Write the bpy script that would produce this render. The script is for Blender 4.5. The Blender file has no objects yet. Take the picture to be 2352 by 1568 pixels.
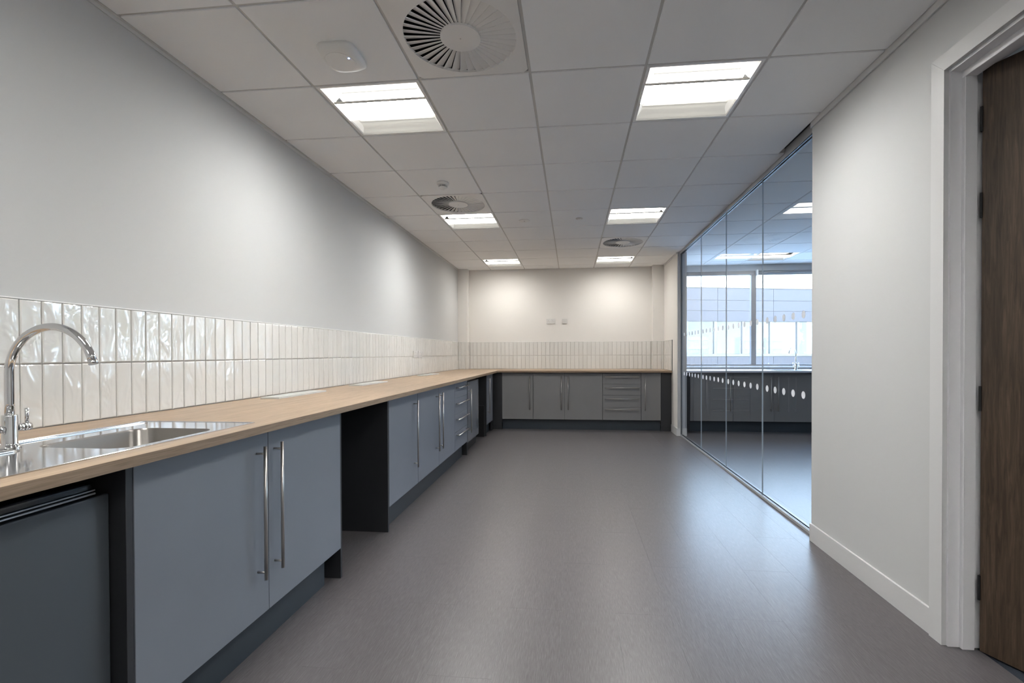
import bpy, bmesh, math, random
from mathutils import Vector, Matrix
random.seed(7)
S = bpy.context.scene
C = S.collection
PI = math.pi

# ------------------------------------------------------------------ camera, world, sun, lights, exposure
cam_d = bpy.data.cameras.new('camera')
cam = bpy.data.objects.new('camera', cam_d); C.objects.link(cam)
YAW, PITCH, ROLL = 0.10046277, -0.00916362, -0.00319444
cam.rotation_euler = (Matrix.Rotation(YAW, 3, 'Z') @ Matrix.Rotation(PI/2 + PITCH, 3, 'X') @ Matrix.Rotation(ROLL, 3, 'Z')).to_euler()
cam.location = (1.9796, 0.0, 1.2166)
cam_d.sensor_width = 36.0
cam_d.lens = 1073.86 / 2352 * 36.0
cam_d.shift_x = (1176 - 1204.525) / 2352
cam_d.shift_y = (821.3625 - 784) / 2352
cam_d.clip_start = 0.02
cam_d.clip_end = 500
S.camera = cam

SKY = 10.0
LAMP = 66.0
S.view_settings.view_transform = 'Standard'
S.view_settings.look = 'None'
S.view_settings.gamma = 1
S.view_settings.use_curve_mapping = False
S.view_settings.exposure = 0.75
w = bpy.data.worlds.new('sky'); S.world = w; w.use_nodes = True
wn = w.node_tree.nodes; wl = w.node_tree.links
bgn = wn['Background']
tc = wn.new('ShaderNodeTexCoord'); sx = wn.new('ShaderNodeSeparateXYZ'); rp = wn.new('ShaderNodeValToRGB')
wl.new(tc.outputs['Generated'], sx.inputs[0]); wl.new(sx.outputs['Z'], rp.inputs[0])
rp.color_ramp.elements[0].position = 0.0; rp.color_ramp.elements[0].color = (0.70, 0.84, 1.0, 1)
rp.color_ramp.elements[1].position = 0.9; rp.color_ramp.elements[1].color = (0.36, 0.60, 1.0, 1)
wl.new(rp.outputs['Color'], bgn.inputs['Color'])
bgn.inputs['Strength'].default_value = SKY
cy = S.cycles
cy.max_bounces = 10; cy.diffuse_bounces = 6; cy.glossy_bounces = 5; cy.transparent_max_bounces = 12; cy.transmission_bounces = 4
cy.caustics_reflective = False; cy.caustics_refractive = False
cy.sample_clamp_indirect = 6.0
cy.use_denoising = True

def area(name, loc, rot, sx_, sy_, power, col, portal=False):
    d = bpy.data.lights.new(name, 'AREA'); d.shape = 'RECTANGLE'; d.size = sx_; d.size_y = sy_
    d.energy = power; d.color = col
    if portal: d.cycles.is_portal = True
    o = bpy.data.objects.new(name, d); C.objects.link(o); o.location = loc; o.rotation_euler = rot
    return o
# portal: tells the renderer where the sky comes in through the window wall of the next room (gives off nothing itself)
area('window_portal', (6.55, 8.30, 1.78), (-PI/2, 0, 0), 5.8, 1.56, 1.0, (1, 1, 1), True)
area('corridor_lamp', (4.9, 0.6, 2.60), (0, 0, 0), 0.5, 0.5, 22, (0.85, 0.93, 1.0))

# ------------------------------------------------------------------ helpers
ORG = {}
def org(p): return ORG.get(p.name, Vector((0, 0, 0))) if p else Vector((0, 0, 0))

def box(bm, x0, x1, y0, y1, z0, z1, bev=0.0, seg=1):
    vs = [bm.verts.new(p) for p in ((x0,y0,z0),(x1,y0,z0),(x1,y1,z0),(x0,y1,z0),(x0,y0,z1),(x1,y0,z1),(x1,y1,z1),(x0,y1,z1))]
    fs = [bm.faces.new([vs[i] for i in f]) for f in ((3,2,1,0),(4,5,6,7),(0,1,5,4),(1,2,6,5),(2,3,7,6),(3,0,4,7))]
    if bev > 0:
        es = list({e for f in fs for e in f.edges})
        bmesh.ops.bevel(bm, geom=es, offset=bev, segments=seg, affect='EDGES', profile=0.5)
def B(x0, x1, y0, y1, z0, z1, bev=0.0, seg=1):
    bm = bmesh.new(); box(bm, min(x0,x1), max(x0,x1), min(y0,y1), max(y0,y1), min(z0,z1), max(z0,z1), bev, seg); return bm
def BB(*lst, bev=0.0):
    bm = bmesh.new()
    for b in lst: box(bm, *b, bev=bev)
    return bm
def tube(bm, pts, r, n=12, cap=True):
    pts = [Vector(p) for p in pts]
    rs = r if isinstance(r, (list, tuple)) else [r]*len(pts)
    rings = []; up = None
    for i, p in enumerate(pts):
        t = (pts[min(i+1, len(pts)-1)] - pts[max(i-1, 0)]).normalized()
        if up is None:
            up = Vector((0,0,1)) if abs(t.z) < 0.9 else Vector((1,0,0))
        a = t.cross(up).normalized(); b = a.cross(t).normalized(); up = b
        rings.append([bm.verts.new(p + (a*math.cos(2*PI*k/n) + b*math.sin(2*PI*k/n))*rs[i]) for k in range(n)])
    for i in range(len(rings)-1):
        for k in range(n):
            f = bm.faces.new((rings[i][k], rings[i+1][k], rings[i+1][(k+1)%n], rings[i][(k+1)%n])); f.smooth = True
    if cap:
        bm.faces.new(list(reversed(rings[0]))) if False else bm.faces.new(rings[0]); bm.faces.new(list(reversed(rings[-1])))
def lathe(bm, prof, cx, cy_, n=24, smooth=True):
    rings = []
    for r, z in prof:
        rings.append([bm.verts.new((cx + r*math.cos(2*PI*k/n), cy_ + r*math.sin(2*PI*k/n), z)) for k in range(n)] if r > 1e-6 else [bm.verts.new((cx, cy_, z))])
    for a, b in zip(rings, rings[1:]):
        for k in range(n):
            q = [a[k % len(a)], a[(k+1) % len(a)], b[(k+1) % len(b)], b[k % len(b)]]
            u = []
            for v in q:
                if v not in u: u.append(v)
            if len(u) > 2:
                f = bm.faces.new(u); f.smooth = smooth
def mk(bm, name, off=Vector((0,0,0))):
    bmesh.ops.recalc_face_normals(bm, faces=bm.faces)
    if off.length: bmesh.ops.translate(bm, verts=bm.verts, vec=-off)
    me = bpy.data.meshes.new(name); bm.to_mesh(me); bm.free(); return me
def put(name, me, mat, parent=None, loc=(0,0,0)):
    o = bpy.data.objects.new(name, me); C.objects.link(o); o.location = loc
    if mat is not None and not me.materials: me.materials.append(mat)
    if parent: o.parent = parent
    return o
def part(name, bm, mat, parent):          # a part (or sub-part): vertices are given in world coordinates
    o = put(name, mk(bm, name, org(parent)), mat, parent)
    ORG[o.name] = org(parent); return o
def thing(name, label, cat, base=(0,0,0), group=None):
    o = bpy.data.objects.new(name, None); C.objects.link(o); o.location = base
    o.empty_display_size = 0.05
    o['label'] = label; o['category'] = cat
    if group: o['group'] = group
    ORG[o.name] = Vector(base); return o
def solo(name, bm, mat, label, cat, base=(0,0,0), group=None):
    o = put(name, mk(bm, name, Vector(base)), mat, None, base)
    o['label'] = label; o['category'] = cat
    if group: o['group'] = group
    ORG[o.name] = Vector(base); return o
def struct(name, bm, mat, label=None):
    o = put(name, mk(bm, name), mat); o['kind'] = 'structure'
    if label: o['label'] = label
    return o
def copy_tree(root, loc, label):
    r = root.copy(); C.objects.link(r); r.location = loc; r['label'] = label
    ORG[r.name] = Vector(loc)
    for ch in root.children:
        c = ch.copy(); C.objects.link(c); c.parent = r
        for g in ch.children:
            d = g.copy(); C.objects.link(d); d.parent = c
    return r

# ------------------------------------------------------------------ materials
def mat(name, col, rough=0.5, metal=0.0, spec=0.5, emit=None, es=0.0):
    m = bpy.data.materials.new(name); m.use_nodes = True
    b = m.node_tree.nodes['Principled BSDF']
    b.inputs['Base Color'].default_value = (*col, 1); b.inputs['Roughness'].default_value = rough
    b.inputs['Metallic'].default_value = metal; b.inputs['Specular IOR Level'].default_value = spec
    if emit: b.inputs['Emission Color'].default_value = (*emit, 1); b.inputs['Emission Strength'].default_value = es
    return m
def N(m, t, **kw):
    n = m.node_tree.nodes.new(t)
    for k, v in kw.items(): setattr(n, k, v)
    return n
def L(m, a, b): m.node_tree.links.new(a, b)
def coords(m, scale, rnd=0.0):
    tcn = N(m, 'ShaderNodeTexCoord'); mp = N(m, 'ShaderNodeMapping'); mp.inputs['Scale'].default_value = scale
    if rnd:
        oi = N(m, 'ShaderNodeObjectInfo'); mu = N(m, 'ShaderNodeMath', operation='MULTIPLY'); mu.inputs[1].default_value = rnd
        L(m, oi.outputs['Random'], mu.inputs[0])
        va = N(m, 'ShaderNodeVectorMath', operation='ADD'); L(m, tcn.outputs['Object'], va.inputs[0]); L(m, mu.outputs[0], va.inputs[1])
        L(m, va.outputs[0], mp.inputs['Vector'])
    else: L(m, tcn.outputs['Object'], mp.inputs['Vector'])
    return mp.outputs['Vector']
def noise(m, vec, scale, detail=3.0, rough=0.5, dist=0.0):
    n = N(m, 'ShaderNodeTexNoise'); n.inputs['Scale'].default_value = scale; n.inputs['Detail'].default_value = detail
    n.inputs['Roughness'].default_value = rough; n.inputs['Distortion'].default_value = dist
    L(m, vec, n.inputs['Vector']); return n.outputs['Fac']
def ramp(m, fac, stops):
    r = N(m, 'ShaderNodeValToRGB'); e = r.color_ramp.elements
    while len(e) < len(stops): e.new(0.5)
    for k, (p, c) in enumerate(stops): e[k].position = p; e[k].color = (*c, 1)
    L(m, fac, r.inputs[0]); return r.outputs['Color']
def bump(m, fac, strength, dist=0.002):
    b = N(m, 'ShaderNodeBump'); b.inputs['Strength'].default_value = strength; b.inputs['Distance'].default_value = dist
    L(m, fac, b.inputs['Height']); L(m, b.outputs['Normal'], m.node_tree.nodes['Principled BSDF'].inputs['Normal'])
def setcol(m, out): L(m, out, m.node_tree.nodes['Principled BSDF'].inputs['Base Color'])
def tint(c, f): return tuple(x*f for x in c)

def paint(name, col, rough=0.75, grain=0.12):
    m = mat(name, col, rough, spec=0.3); v = coords(m, (1,1,1)); f = noise(m, v, 260, 2)
    g = noise(m, v, 0.9, 2); setcol(m, ramp(m, g, [(0.3, tint(col, 0.985)), (0.7, col)]))
    bump(m, f, grain, 0.0006); return m
M_WALL = paint('wall paint', (0.540, 0.547, 0.548))
M_WALL_LAMPLIT = paint('wall paint with lamplight tone', (0.735, 0.715, 0.688))  # same paint, lighter and warmer to stand in for lamp light
M_TRIM = paint('white satin trim', (0.60, 0.602, 0.605), 0.45, 0.04)
M_FRAME = paint('door frame paint', (0.77, 0.77, 0.79), 0.42, 0.05)
M_CTILE = mat('ceiling tile', (0.66, 0.65, 0.635), 0.9, spec=0.1)
v = coords(M_CTILE, (1,1,1), 30.0); bump(M_CTILE, noise(M_CTILE, v, 420, 2), 0.15, 0.0008)
setcol(M_CTILE, ramp(M_CTILE, noise(M_CTILE, v, 2.0, 2), [(0.3, (0.90,0.915,0.925)), (0.7, (0.92,0.935,0.945))]))
M_GRID = mat('ceiling grid steel', (0.60, 0.60, 0.59), 0.45, spec=0.4)
M_SLAB = mat('slab', (0.25, 0.25, 0.25), 0.9)
M_WHITE = mat('white plastic', (0.84, 0.84, 0.825), 0.35)
M_WHITEM = mat('white powder coat', (0.84, 0.84, 0.83), 0.4)
M_SOCK = mat('socket plastic', (0.63, 0.62, 0.605), 0.35)
M_PLATE = mat('pale grey plate', (0.52, 0.525, 0.51), 0.4)
M_BLACK = mat('black', (0.008, 0.008, 0.009), 0.6)
M_BLACKG = mat('black gloss', (0.012, 0.013, 0.016), 0.12)
M_EDGE = mat('lamp edge', (0.10, 0.09, 0.085), 0.5)
M_LED = mat('led', (0.2, 0.3, 0.9), 0.3, emit=(0.35, 0.5, 1.0), es=18)
M_DIFF = mat('lamp diffuser', (0.9, 0.9, 0.88), 0.5, emit=(1.0, 0.985, 0.955), es=LAMP)
# the lamp sends more light straight down than sideways, as a louvred or prismatic diffuser does
def lamp_profile(m, es):
    lw = N(m, 'ShaderNodeLayerWeight'); lw.inputs['Blend'].default_value = 0.5
    a = N(m, 'ShaderNodeMath', operation='SUBTRACT'); a.inputs[0].default_value = 1.0; L(m, lw.outputs['Facing'], a.inputs[1])
    p = N(m, 'ShaderNodeMath', operation='POWER'); p.inputs[1].default_value = 0.8; L(m, a.outputs[0], p.inputs[0])
    q = N(m, 'ShaderNodeMath', operation='MULTIPLY_ADD'); q.inputs[1].default_value = 0.97*es; q.inputs[2].default_value = 0.03*es
    L(m, p.outputs[0], q.inputs[0]); L(m, q.outputs[0], m.node_tree.nodes['Principled BSDF'].inputs['Emission Strength'])
lamp_profile(M_DIFF, LAMP)
M_DIFF2 = mat('lamp diffuser dimmed', (0.9, 0.9, 0.88), 0.5, emit=(1.0, 0.965, 0.91), es=LAMP); lamp_profile(M_DIFF2, LAMP*0.55)
M_WINGGLOW = mat('lamp wing added glow', (0.82, 0.81, 0.78), 0.45, emit=(1.0, 0.985, 0.94), es=0.25)  # weak glow stands in for lamp light on the wings, end plates and tray
M_WINGGLOWF = mat('lamp wing added glow dim', (0.82, 0.81, 0.78), 0.45, emit=(1.0, 0.98, 0.92), es=0.14)  # far wing gets a weaker painted glow
M_OAKY = None
def oak(name, along, k=1.0):
    m = mat(name, (0.5, 0.38, 0.27), 0.42, spec=0.4)
    sc = (1.0, 0.045, 1.0) if along == 'Y' else (0.045, 1.0, 1.0)
    v = coords(m, sc)
    a = noise(m, v, 190, 4, 0.6, 0.3); b_ = noise(m, v, 26, 3, 0.5, 0.8)
    c1 = ramp(m, a, [(0.30, tint((0.265,0.188,0.124),k)), (0.50, tint((0.350,0.260,0.179),k)), (0.72, tint((0.425,0.324,0.231),k))])
    c2 = ramp(m, b_, [(0.30, (0.84,0.82,0.80)), (0.65, (1.05,1.04,1.03))])
    mx = N(m, 'ShaderNodeMix', data_type='RGBA', blend_type='MULTIPLY'); mx.inputs['Factor'].default_value = 1.0
    L(m, c1, mx.inputs['A']); L(m, c2, mx.inputs['B']); setcol(m, mx.outputs['Result'])
    bump(m, a, 0.08, 0.0008); return m
M_OAKY = oak('oak laminate lengthwise', 'Y'); M_OAKX = oak('oak laminate crosswise', 'X')
M_EDGEY = oak('oak edging lengthwise', 'Y', 0.72); M_EDGEX = oak('oak edging crosswise', 'X', 0.72)
def laminate(name, col, rough=0.42, g=0.1):
    m = mat(name, col, rough, spec=0.5); v = coords(m, (1,1,1)); f = noise(m, v, 380, 2); bump(m, f, g, 0.0005)
    f2 = noise(m, v, 3.0, 2); setcol(m, ramp(m, f2, [(0.3, tint(col,0.97)), (0.7, tint(col,1.03))])); return m
M_DOOR_DAYBLUE = laminate('grey door laminate', (0.176, 0.194, 0.228), 0.40)  # blue of the window daylight is put into this laminate colour
M_DOORB = laminate('mid grey door laminate', (0.192, 0.188, 0.190), 0.45)  # copy of the door laminate without the daylight blue
M_DOORG = laminate('grey gloss door', (0.15, 0.165, 0.19), 0.14, 0.02)
M_DARK = laminate('anthracite panel', (0.022, 0.023, 0.026), 0.5)
M_PLINTH = laminate('anthracite plinth', (0.026, 0.034, 0.043), 0.36)
M_FRIDGE = mat('dark grey fridge door', (0.065, 0.076, 0.088), 0.33)
def brushed(name, col, rough, sc):
    m = mat(name, col, rough, 1.0); v = coords(m, sc); f = noise(m, v, 300, 2); bump(m, f, 0.06, 0.0004); return m
M_STEEL = mat('satin steel', (0.52, 0.50, 0.47), 0.28, 1.0)
M_SINK = brushed('polished sink steel', (0.80, 0.80, 0.81), 0.10, (1, 0.1, 1))
M_BOWL = brushed('brushed bowl steel painted reflection', (0.24, 0.225, 0.21), 0.30, (1, 1, 0.08))  # darkened to stand in for dark surroundings mirrored inside the bowl
M_CHROME = mat('chrome', (0.80, 0.80, 0.80), 0.05, 1.0)
M_ALU = mat('grey aluminium', (0.52, 0.53, 0.55), 0.42, 0.35)
M_ALUW = mat('window aluminium', (0.20, 0.205, 0.22), 0.4, 0.3)
M_ALUD = mat('dark channel', (0.03, 0.033, 0.038), 0.3)
M_ALUL = mat('light aluminium', (0.62, 0.63, 0.65), 0.3, 0.7)
# glazed wall tile
M_TILE = mat('glazed tile', (0.72, 0.71, 0.675), 0.06, spec=0.7)
v = coords(M_TILE, (1, 1, 0.45), 50.0)
ft = noise(M_TILE, v, 14, 2, 0.5, 0.8); bump(M_TILE, ft, 0.8, 0.010)
oi = N(M_TILE, 'ShaderNodeObjectInfo')
setcol(M_TILE, ramp(M_TILE, oi.outputs['Random'], [(0.0, (0.655,0.648,0.625)), (1.0, (0.700,0.692,0.670))]))
M_GROUT = mat('grout', (0.54, 0.515, 0.48), 0.9)
# vinyl floor
M_FLOOR = mat('vinyl plank', (0.17, 0.165, 0.17), 0.32, spec=0.30)
v = coords(M_FLOOR, (1.0, 0.035, 1.0), 20.0)
fa = noise(M_FLOOR, v, 560, 3, 0.7); fb = noise(M_FLOOR, v, 60, 2, 0.5)
ca = ramp(M_FLOOR, fa, [(0.30, (0.068,0.063,0.066)), (0.52, (0.098,0.091,0.095)), (0.75, (0.146,0.137,0.142))])
oi = N(M_FLOOR, 'ShaderNodeObjectInfo')
cb = ramp(M_FLOOR, oi.outputs['Random'], [(0.0, (0.998,0.998,0.998)), (1.0, (1.002,1.002,1.002))])
mx = N(M_FLOOR, 'ShaderNodeMix', data_type='RGBA', blend_type='MULTIPLY'); mx.inputs['Factor'].default_value = 1.0
L(M_FLOOR, ca, mx.inputs['A']); L(M_FLOOR, cb, mx.inputs['B']); setcol(M_FLOOR, mx.outputs['Result'])
bump(M_FLOOR, fa, 0.10, 0.0008)
M_SUB = mat('subfloor', (0.09, 0.088, 0.09), 0.9)
M_CARPET = mat('dark blue carpet', (0.02, 0.028, 0.04), 0.95)
v = coords(M_CARPET, (1,1,1)); bump(M_CARPET, noise(M_CARPET, v, 300, 2), 0.5, 0.004)
# walnut veneer
M_WALNUT = mat('dark oak veneer', (0.05, 0.035, 0.024), 0.42, spec=0.4)
v = coords(M_WALNUT, (1.0, 1.0, 0.055))
wa = noise(M_WALNUT, v, 95, 5, 0.65, 0.7); wb = noise(M_WALNUT, v, 7.0, 3, 0.5, 1.5)
c1 = ramp(M_WALNUT, wa, [(0.28, (0.030,0.020,0.013)), (0.50, (0.062,0.042,0.028)), (0.74, (0.112,0.078,0.053))])
c2 = ramp(M_WALNUT, wb, [(0.32, (0.72,0.70,0.68)), (0.66, (1.12,1.10,1.08))])
mx = N(M_WALNUT, 'ShaderNodeMix', data_type='RGBA', blend_type='MULTIPLY'); mx.inputs['Factor'].default_value = 1.0
L(M_WALNUT, c1, mx.inputs['A']); L(M_WALNUT, c2, mx.inputs['B']); setcol(M_WALNUT, mx.outputs['Result']); bump(M_WALNUT, wa, 0.12, 0.0008)
# clear glass sheet: transparent plus a reflection that grows with the angle
def glass(name, tcol, k=1.0):
    m = bpy.data.materials.new(name); m.use_nodes = True; nt = m.node_tree
    for n in list(nt.nodes): nt.nodes.remove(n)
    out = N(m, 'ShaderNodeOutputMaterial'); tr = N(m, 'ShaderNodeBsdfTransparent'); gl = N(m, 'ShaderNodeBsdfGlossy'); mixs = N(m, 'ShaderNodeMixShader')
    tr.inputs['Color'].default_value = (*tcol, 1); gl.inputs['Roughness'].default_value = 0.0; gl.inputs['Color'].default_value = (1,1,1,1)
    lw = N(m, 'ShaderNodeLayerWeight'); pw = N(m, 'ShaderNodeMath', operation='POWER'); pw.inputs[1].default_value = 5.0
    ma = N(m, 'ShaderNodeMath', operation='MULTIPLY_ADD'); ma.inputs[1].default_value = 0.95; ma.inputs[2].default_value = 0.042*k; ma.use_clamp = True
    lw.inputs['Blend'].default_value = 0.5
    L(m, lw.outputs['Facing'], pw.inputs[0]); L(m, pw.outputs[0], ma.inputs[0]); L(m, ma.outputs[0], mixs.inputs[0])
    L(m, tr.outputs[0], mixs.inputs[1]); L(m, gl.outputs[0], mixs.inputs[2]); L(m, mixs.outputs[0], out.inputs['Surface']); return m
M_GLASS = glass('partition glass', (0.93, 0.96, 0.97), 1.7)
M_CLEAR = bpy.data.materials.new('clear back face'); M_CLEAR.use_nodes = True
for n in list(M_CLEAR.node_tree.nodes): M_CLEAR.node_tree.nodes.remove(n)
L(M_CLEAR, N(M_CLEAR, 'ShaderNodeBsdfTransparent').outputs[0], N(M_CLEAR, 'ShaderNodeOutputMaterial').inputs['Surface'])
def one_face(o):      # the sheet reflects once, from its front face
    o.data.materials.append(M_CLEAR)
    for p in o.data.polygons:
        if p.normal.x > -0.5: p.material_index = 1
M_GLASSW = glass('window glass', (0.97, 0.985, 0.985))
M_SEAL = mat('clear joint', (0.50, 0.58, 0.66), 0.25)
M_DOT = mat('frosted dot', (0.93, 0.95, 0.98), 0.6)
b_ = M_DOT.node_tree.nodes['Principled BSDF']; b_.inputs['Transmission Weight'].default_value = 0.0
trn = N(M_DOT, 'ShaderNodeBsdfTranslucent'); trn.inputs['Color'].default_value = (0.97, 0.98, 1.0, 1)
ms = N(M_DOT, 'ShaderNodeMixShader'); ms.inputs[0].default_value = 0.35
mt = N(M_DOT, 'ShaderNodeMixShader'); mt.inputs[0].default_value = 0.0; tpn = N(M_DOT, 'ShaderNodeBsdfTransparent')
L(M_DOT, b_.outputs[0], ms.inputs[1]); L(M_DOT, trn.outputs[0], ms.inputs[2]); L(M_DOT, ms.outputs[0], mt.inputs[1]); L(M_DOT, tpn.outputs[0], mt.inputs[2]); L(M_DOT, mt.outputs[0], M_DOT.node_tree.nodes['Material Output'].inputs['Surface'])
M_STONE = mat('white worktop', (0.70, 0.71, 0.73), 0.22)
M_CLAD = mat('pale cladding', (0.080, 0.070, 0.073), 0.45)
M_CLADW = mat('white window frame', (0.20, 0.19, 0.18), 0.5)
M_INT = mat('far interior', (0.55, 0.56, 0.56), 0.8)
M_GREYB = mat('far grey', (0.12, 0.14, 0.145), 0.6)
M_GROUND = mat('pale paving', (0.30, 0.295, 0.285), 0.9)
M_LEAF = mat('foliage', (0.09, 0.15, 0.045), 0.7)
v = coords(M_LEAF, (1,1,1)); setcol(M_LEAF, ramp(M_LEAF, noise(M_LEAF, v, 1.2, 2), [(0.3, (0.06,0.11,0.03)), (0.7, (0.14,0.20,0.07))]))
M_BARK = mat('bark', (0.08, 0.06, 0.045), 0.9)

# ------------------------------------------------------------------ room dimensions
H = 2.696; YB = 8.179; XR = 3.5246; XL = 0.0; YR = -3.2
GX = 3.585                      # glass sheet centre
XE = 9.6; YS = 2.40             # far side and near side of the room behind the glass
# ---- floor
floor = struct('floor', BB((-0.15, 3.635, YR-0.15, YB+0.3, -0.12, -0.004), (3.635, XE+0.15, YS-0.12, YB+0.3, -0.12, -0.004)), M_SUB)
pw_, pl_ = 0.25, 1.0
pm = mk(B(-pw_/2+0.0001, pw_/2-0.0001, -pl_/2+0.0001, pl_/2-0.0001, -0.004, 0.0, 0.0003), 'plank'); pm.materials.append(M_FLOOR)
def cut_plank(x0, x1, y0, y1):
    me = mk(B(x0+0.0001, x1-0.0001, y0+0.0001, y1-0.0001, -0.004, 0.0, 0.0003), 'plank', Vector(((x0+x1)/2, (y0+y1)/2, 0))); me.materials.append(M_FLOOR)
    put('plank', me, None, floor, ((x0+x1)/2, (y0+y1)/2, 0))
rest = bmesh.new()
cx0 = 2.43 - 0.25*10
k = 0
while True:
    x0 = cx0 + 0.25*k; x1 = x0 + 0.25
    if x0 > XE: break
    spans = [(max(x0, 0.0), min(x1, XE))]
    if x0 < 3.634 < x1: spans = [(x0, 3.634), (3.6345, x1)]
    off = 0.715 if round((x0-2.43)/0.25) % 2 == 0 else 0.21
    for xa, xb in spans:
        if xb - xa <= 0.01: continue
        for j in range(-4, 10):
            ya, yb = j + off, j + off + 1.0
            lo = YR if xb < 3.64 else YS
            ya2, yb2 = max(ya, lo), min(yb, YB - 0.0005)
            if yb2 - ya2 < 0.02: continue
            full = (xb-xa > 0.2499 and yb2-ya2 > 0.9999)
            seen = (yb2 > 0.8 and xb < 6.4 and not (xa > 3.6 and yb2 < 3.1))
            if not seen: box(rest, xa+0.0004, xb-0.0004, ya2+0.0004, yb2-0.0004, -0.004, 0.0); continue
            if full: put('plank', pm, None, floor, (x0+0.125, (ya+yb)/2, 0))
            else: cut_plank(xa, xb, ya2, yb2)
    k += 1
o = part('plank', rest, M_FLOOR, floor); o['kind'] = 'stuff'
struct('floor', B(3.636, 5.7, YR-0.15, YS-0.121, -0.12, -0.002), M_CARPET)

# ---- walls
wall_left = struct('wall_left', B(-0.15, 0.0, YR-0.15, YB+0.30, 0, H+0.2), M_WALL)
wall_back = struct('wall_back', BB((0.0, 3.66, YB, YB+0.30, 0, H+0.2)), M_WALL_LAMPLIT)
pilL = struct('trim_1', B(0.0005, 0.173, 8.03, YB-0.0005, 0, H+0.05), M_WALL_LAMPLIT, 'square boxed pipe column in the left back corner')
pilR = struct('trim_2', B(3.343, XR-0.0005, 8.03, YB-0.0005, 0, H+0.05), M_WALL_LAMPLIT, 'square boxed pipe column in the right back corner')
wall_nib = struct('wall_right', B(XR, 3.66, 7.06, YB-0.0005, 0, H+0.05), M_WALL_LAMPLIT)
wall_right = struct('wall_right', BB((XR, 3.662, 2.112, 3.193, 0, H+0.05), (XR, 3.662, 1.0, 2.112, 2.392, H+0.05), (XR, 3.662, YR, 1.0, 0, H+0.05)), M_WALL)
struct('wall_rear', B(0.0, 5.7, YR-0.15, YR, 0, H+0.2), M_WALL)
struct('wall_south', B(3.6625, XE, YS-0.12, YS, 0, H+0.2), M_WALL)
struct('wall_east', B(XE, XE+0.15, YS-0.12, YB+0.3, 0, H+0.2), M_WALL)
struct('wall_outer', B(5.7, 5.85, YR-0.15, YS-0.121, 0, H+0.2), M_WALL)
# window wall of the room behind the glass
WZ0, WZ1 = 1.0, 2.587
WX0, WX1 = 3.72, 9.40
struct('wall_window', BB((3.6605, XE, YB, YB+0.30, 0, WZ0), (3.6605, XE, YB, YB+0.30, WZ1, H+0.2), (3.6605, WX0, YB, YB+0.30, WZ0, WZ1), (WX1, XE, YB, YB+0.30, WZ0, WZ1)), M_WALL)
win = struct('window_1', BB((WX0+0.001, WX1-0.001, YB+0.002, YB+0.075, 1.0, 1.024), (WX0+0.001, WX1-0.001, YB+0.002, YB+0.075, 2.524, 2.586)), M_ALUW)
mull = [5.018 + 1.30*i for i in range(4)]
edges = [WX0] + mull + [WX1]
for x in mull: part('mullion', B(x-0.04, x+0.04, YB+0.001, YB+0.08, 1.0245, 2.5235, 0.004), M_ALUW, win)
for a, b in zip(edges, edges[1:]):
    part('pane', B(a+0.041, b-0.041, YB+0.035, YB+0.041, 1.0245, 2.5235), M_GLASSW, win)
part('jamb', BB((WX0+0.001, WX0+0.04, YB+0.002, YB+0.075, 1.0245, 2.5235), (WX1-0.04, WX1-0.001, YB+0.002, YB+0.075, 1.0245, 2.5235)), M_ALUW, win)
part('sill', B(WX0, WX1, YB-0.06, YB+0.001, 0.974, 0.9985, 0.003), M_STONE, win)

# ---- ceiling
ceil = struct('ceiling', BB((-0.15, XE+0.15, YR-0.15, YB+0.3, 2.90, 3.0)), M_SLAB)
TZ = 2.6935; GZ = 2.7005
cols = [0.5647 + 0.6*i for i in range(6)]     # grid lines of the kitchen, the sixth lies over the glass
rows = [1.8653 + 0.6*j for j in range(-9, 11)]
def rowY(j): return 1.8653 + 0.6*j
LIGHTS = [(0, 1), (3, 1), (0, 5), (3, 5), (0, 9), (3, 9)]
VENTS = [(1, 0), (0, 4), (3, 7)]
def tile_mesh(wx, wy):
    bm = B(-wx/2, wx/2, -wy/2, wy/2, 0, 0.016, 0.0015); me = mk(bm, 'ceiling_tile'); me.materials.append(M_CTILE); return me
tmesh = {}
def ctile(x0, x1, y0, y1):
    key = (round(x1-x0, 3), round(y1-y0, 3))
    if key not in tmesh: tmesh[key] = tile_mesh(x1-x0, y1-y0)
    put('ceiling_tile', tmesh[key], None, ceil, ((x0+x1)/2, (y0+y1)/2, TZ))
rest = bmesh.new(); ntee = {}
def tee(x0, x1, y):
    key = round(x1-x0, 3)
    if key not in ntee:
        me = mk(B(-(x1-x0)/2, (x1-x0)/2, -0.0075, 0.0075, 0, 0.03), 'cross_tee'); me.materials.append(M_GRID); ntee[key] = me
    put('cross_tee', ntee[key], None, ceil, ((x0+x1)/2, y, GZ))
for ci in range(-1, 10):
    for j in range(-9, 11):
        y0, y1 = rowY(j), rowY(j+1)
        x0, x1 = 0.5647 + 0.6*ci, 0.5647 + 0.6*(ci+1)
        xa, xb, ya, yb = x0+0.0075, x1-0.0075, y0+0.0075, y1-0.0075
        if ci == -1: xa = 0.018
        if ci == 4:
            xb = 3.512 if y0 < 3.0 else 3.556
            if 2.6 < y0 < 3.2: xb = 3.512
        if ci == 5: xa = 3.612
        if j == 10: yb = YB - 0.004
        if ci >= 5 and y0 < 2.4: continue
        if (ci, j) in LIGHTS or (ci, j) in VENTS: continue
        if (ci, j) in ((7, 9), (0, -3), (3, -3), (0, -7), (3, -7)): continue
        if yb - ya < 0.03: continue
        if y1 < 0.6 or ci > 7: box(rest, xa, xb, ya, yb, TZ, TZ+0.016)
        else: ctile(xa, xb, ya, yb)
        if y1 >= 0.6 and ci <= 7 and j > -9: tee(x0+0.0078 if ci > -1 else 0.018, (x1-0.0078) if ci != 4 else xb, y0)
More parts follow.
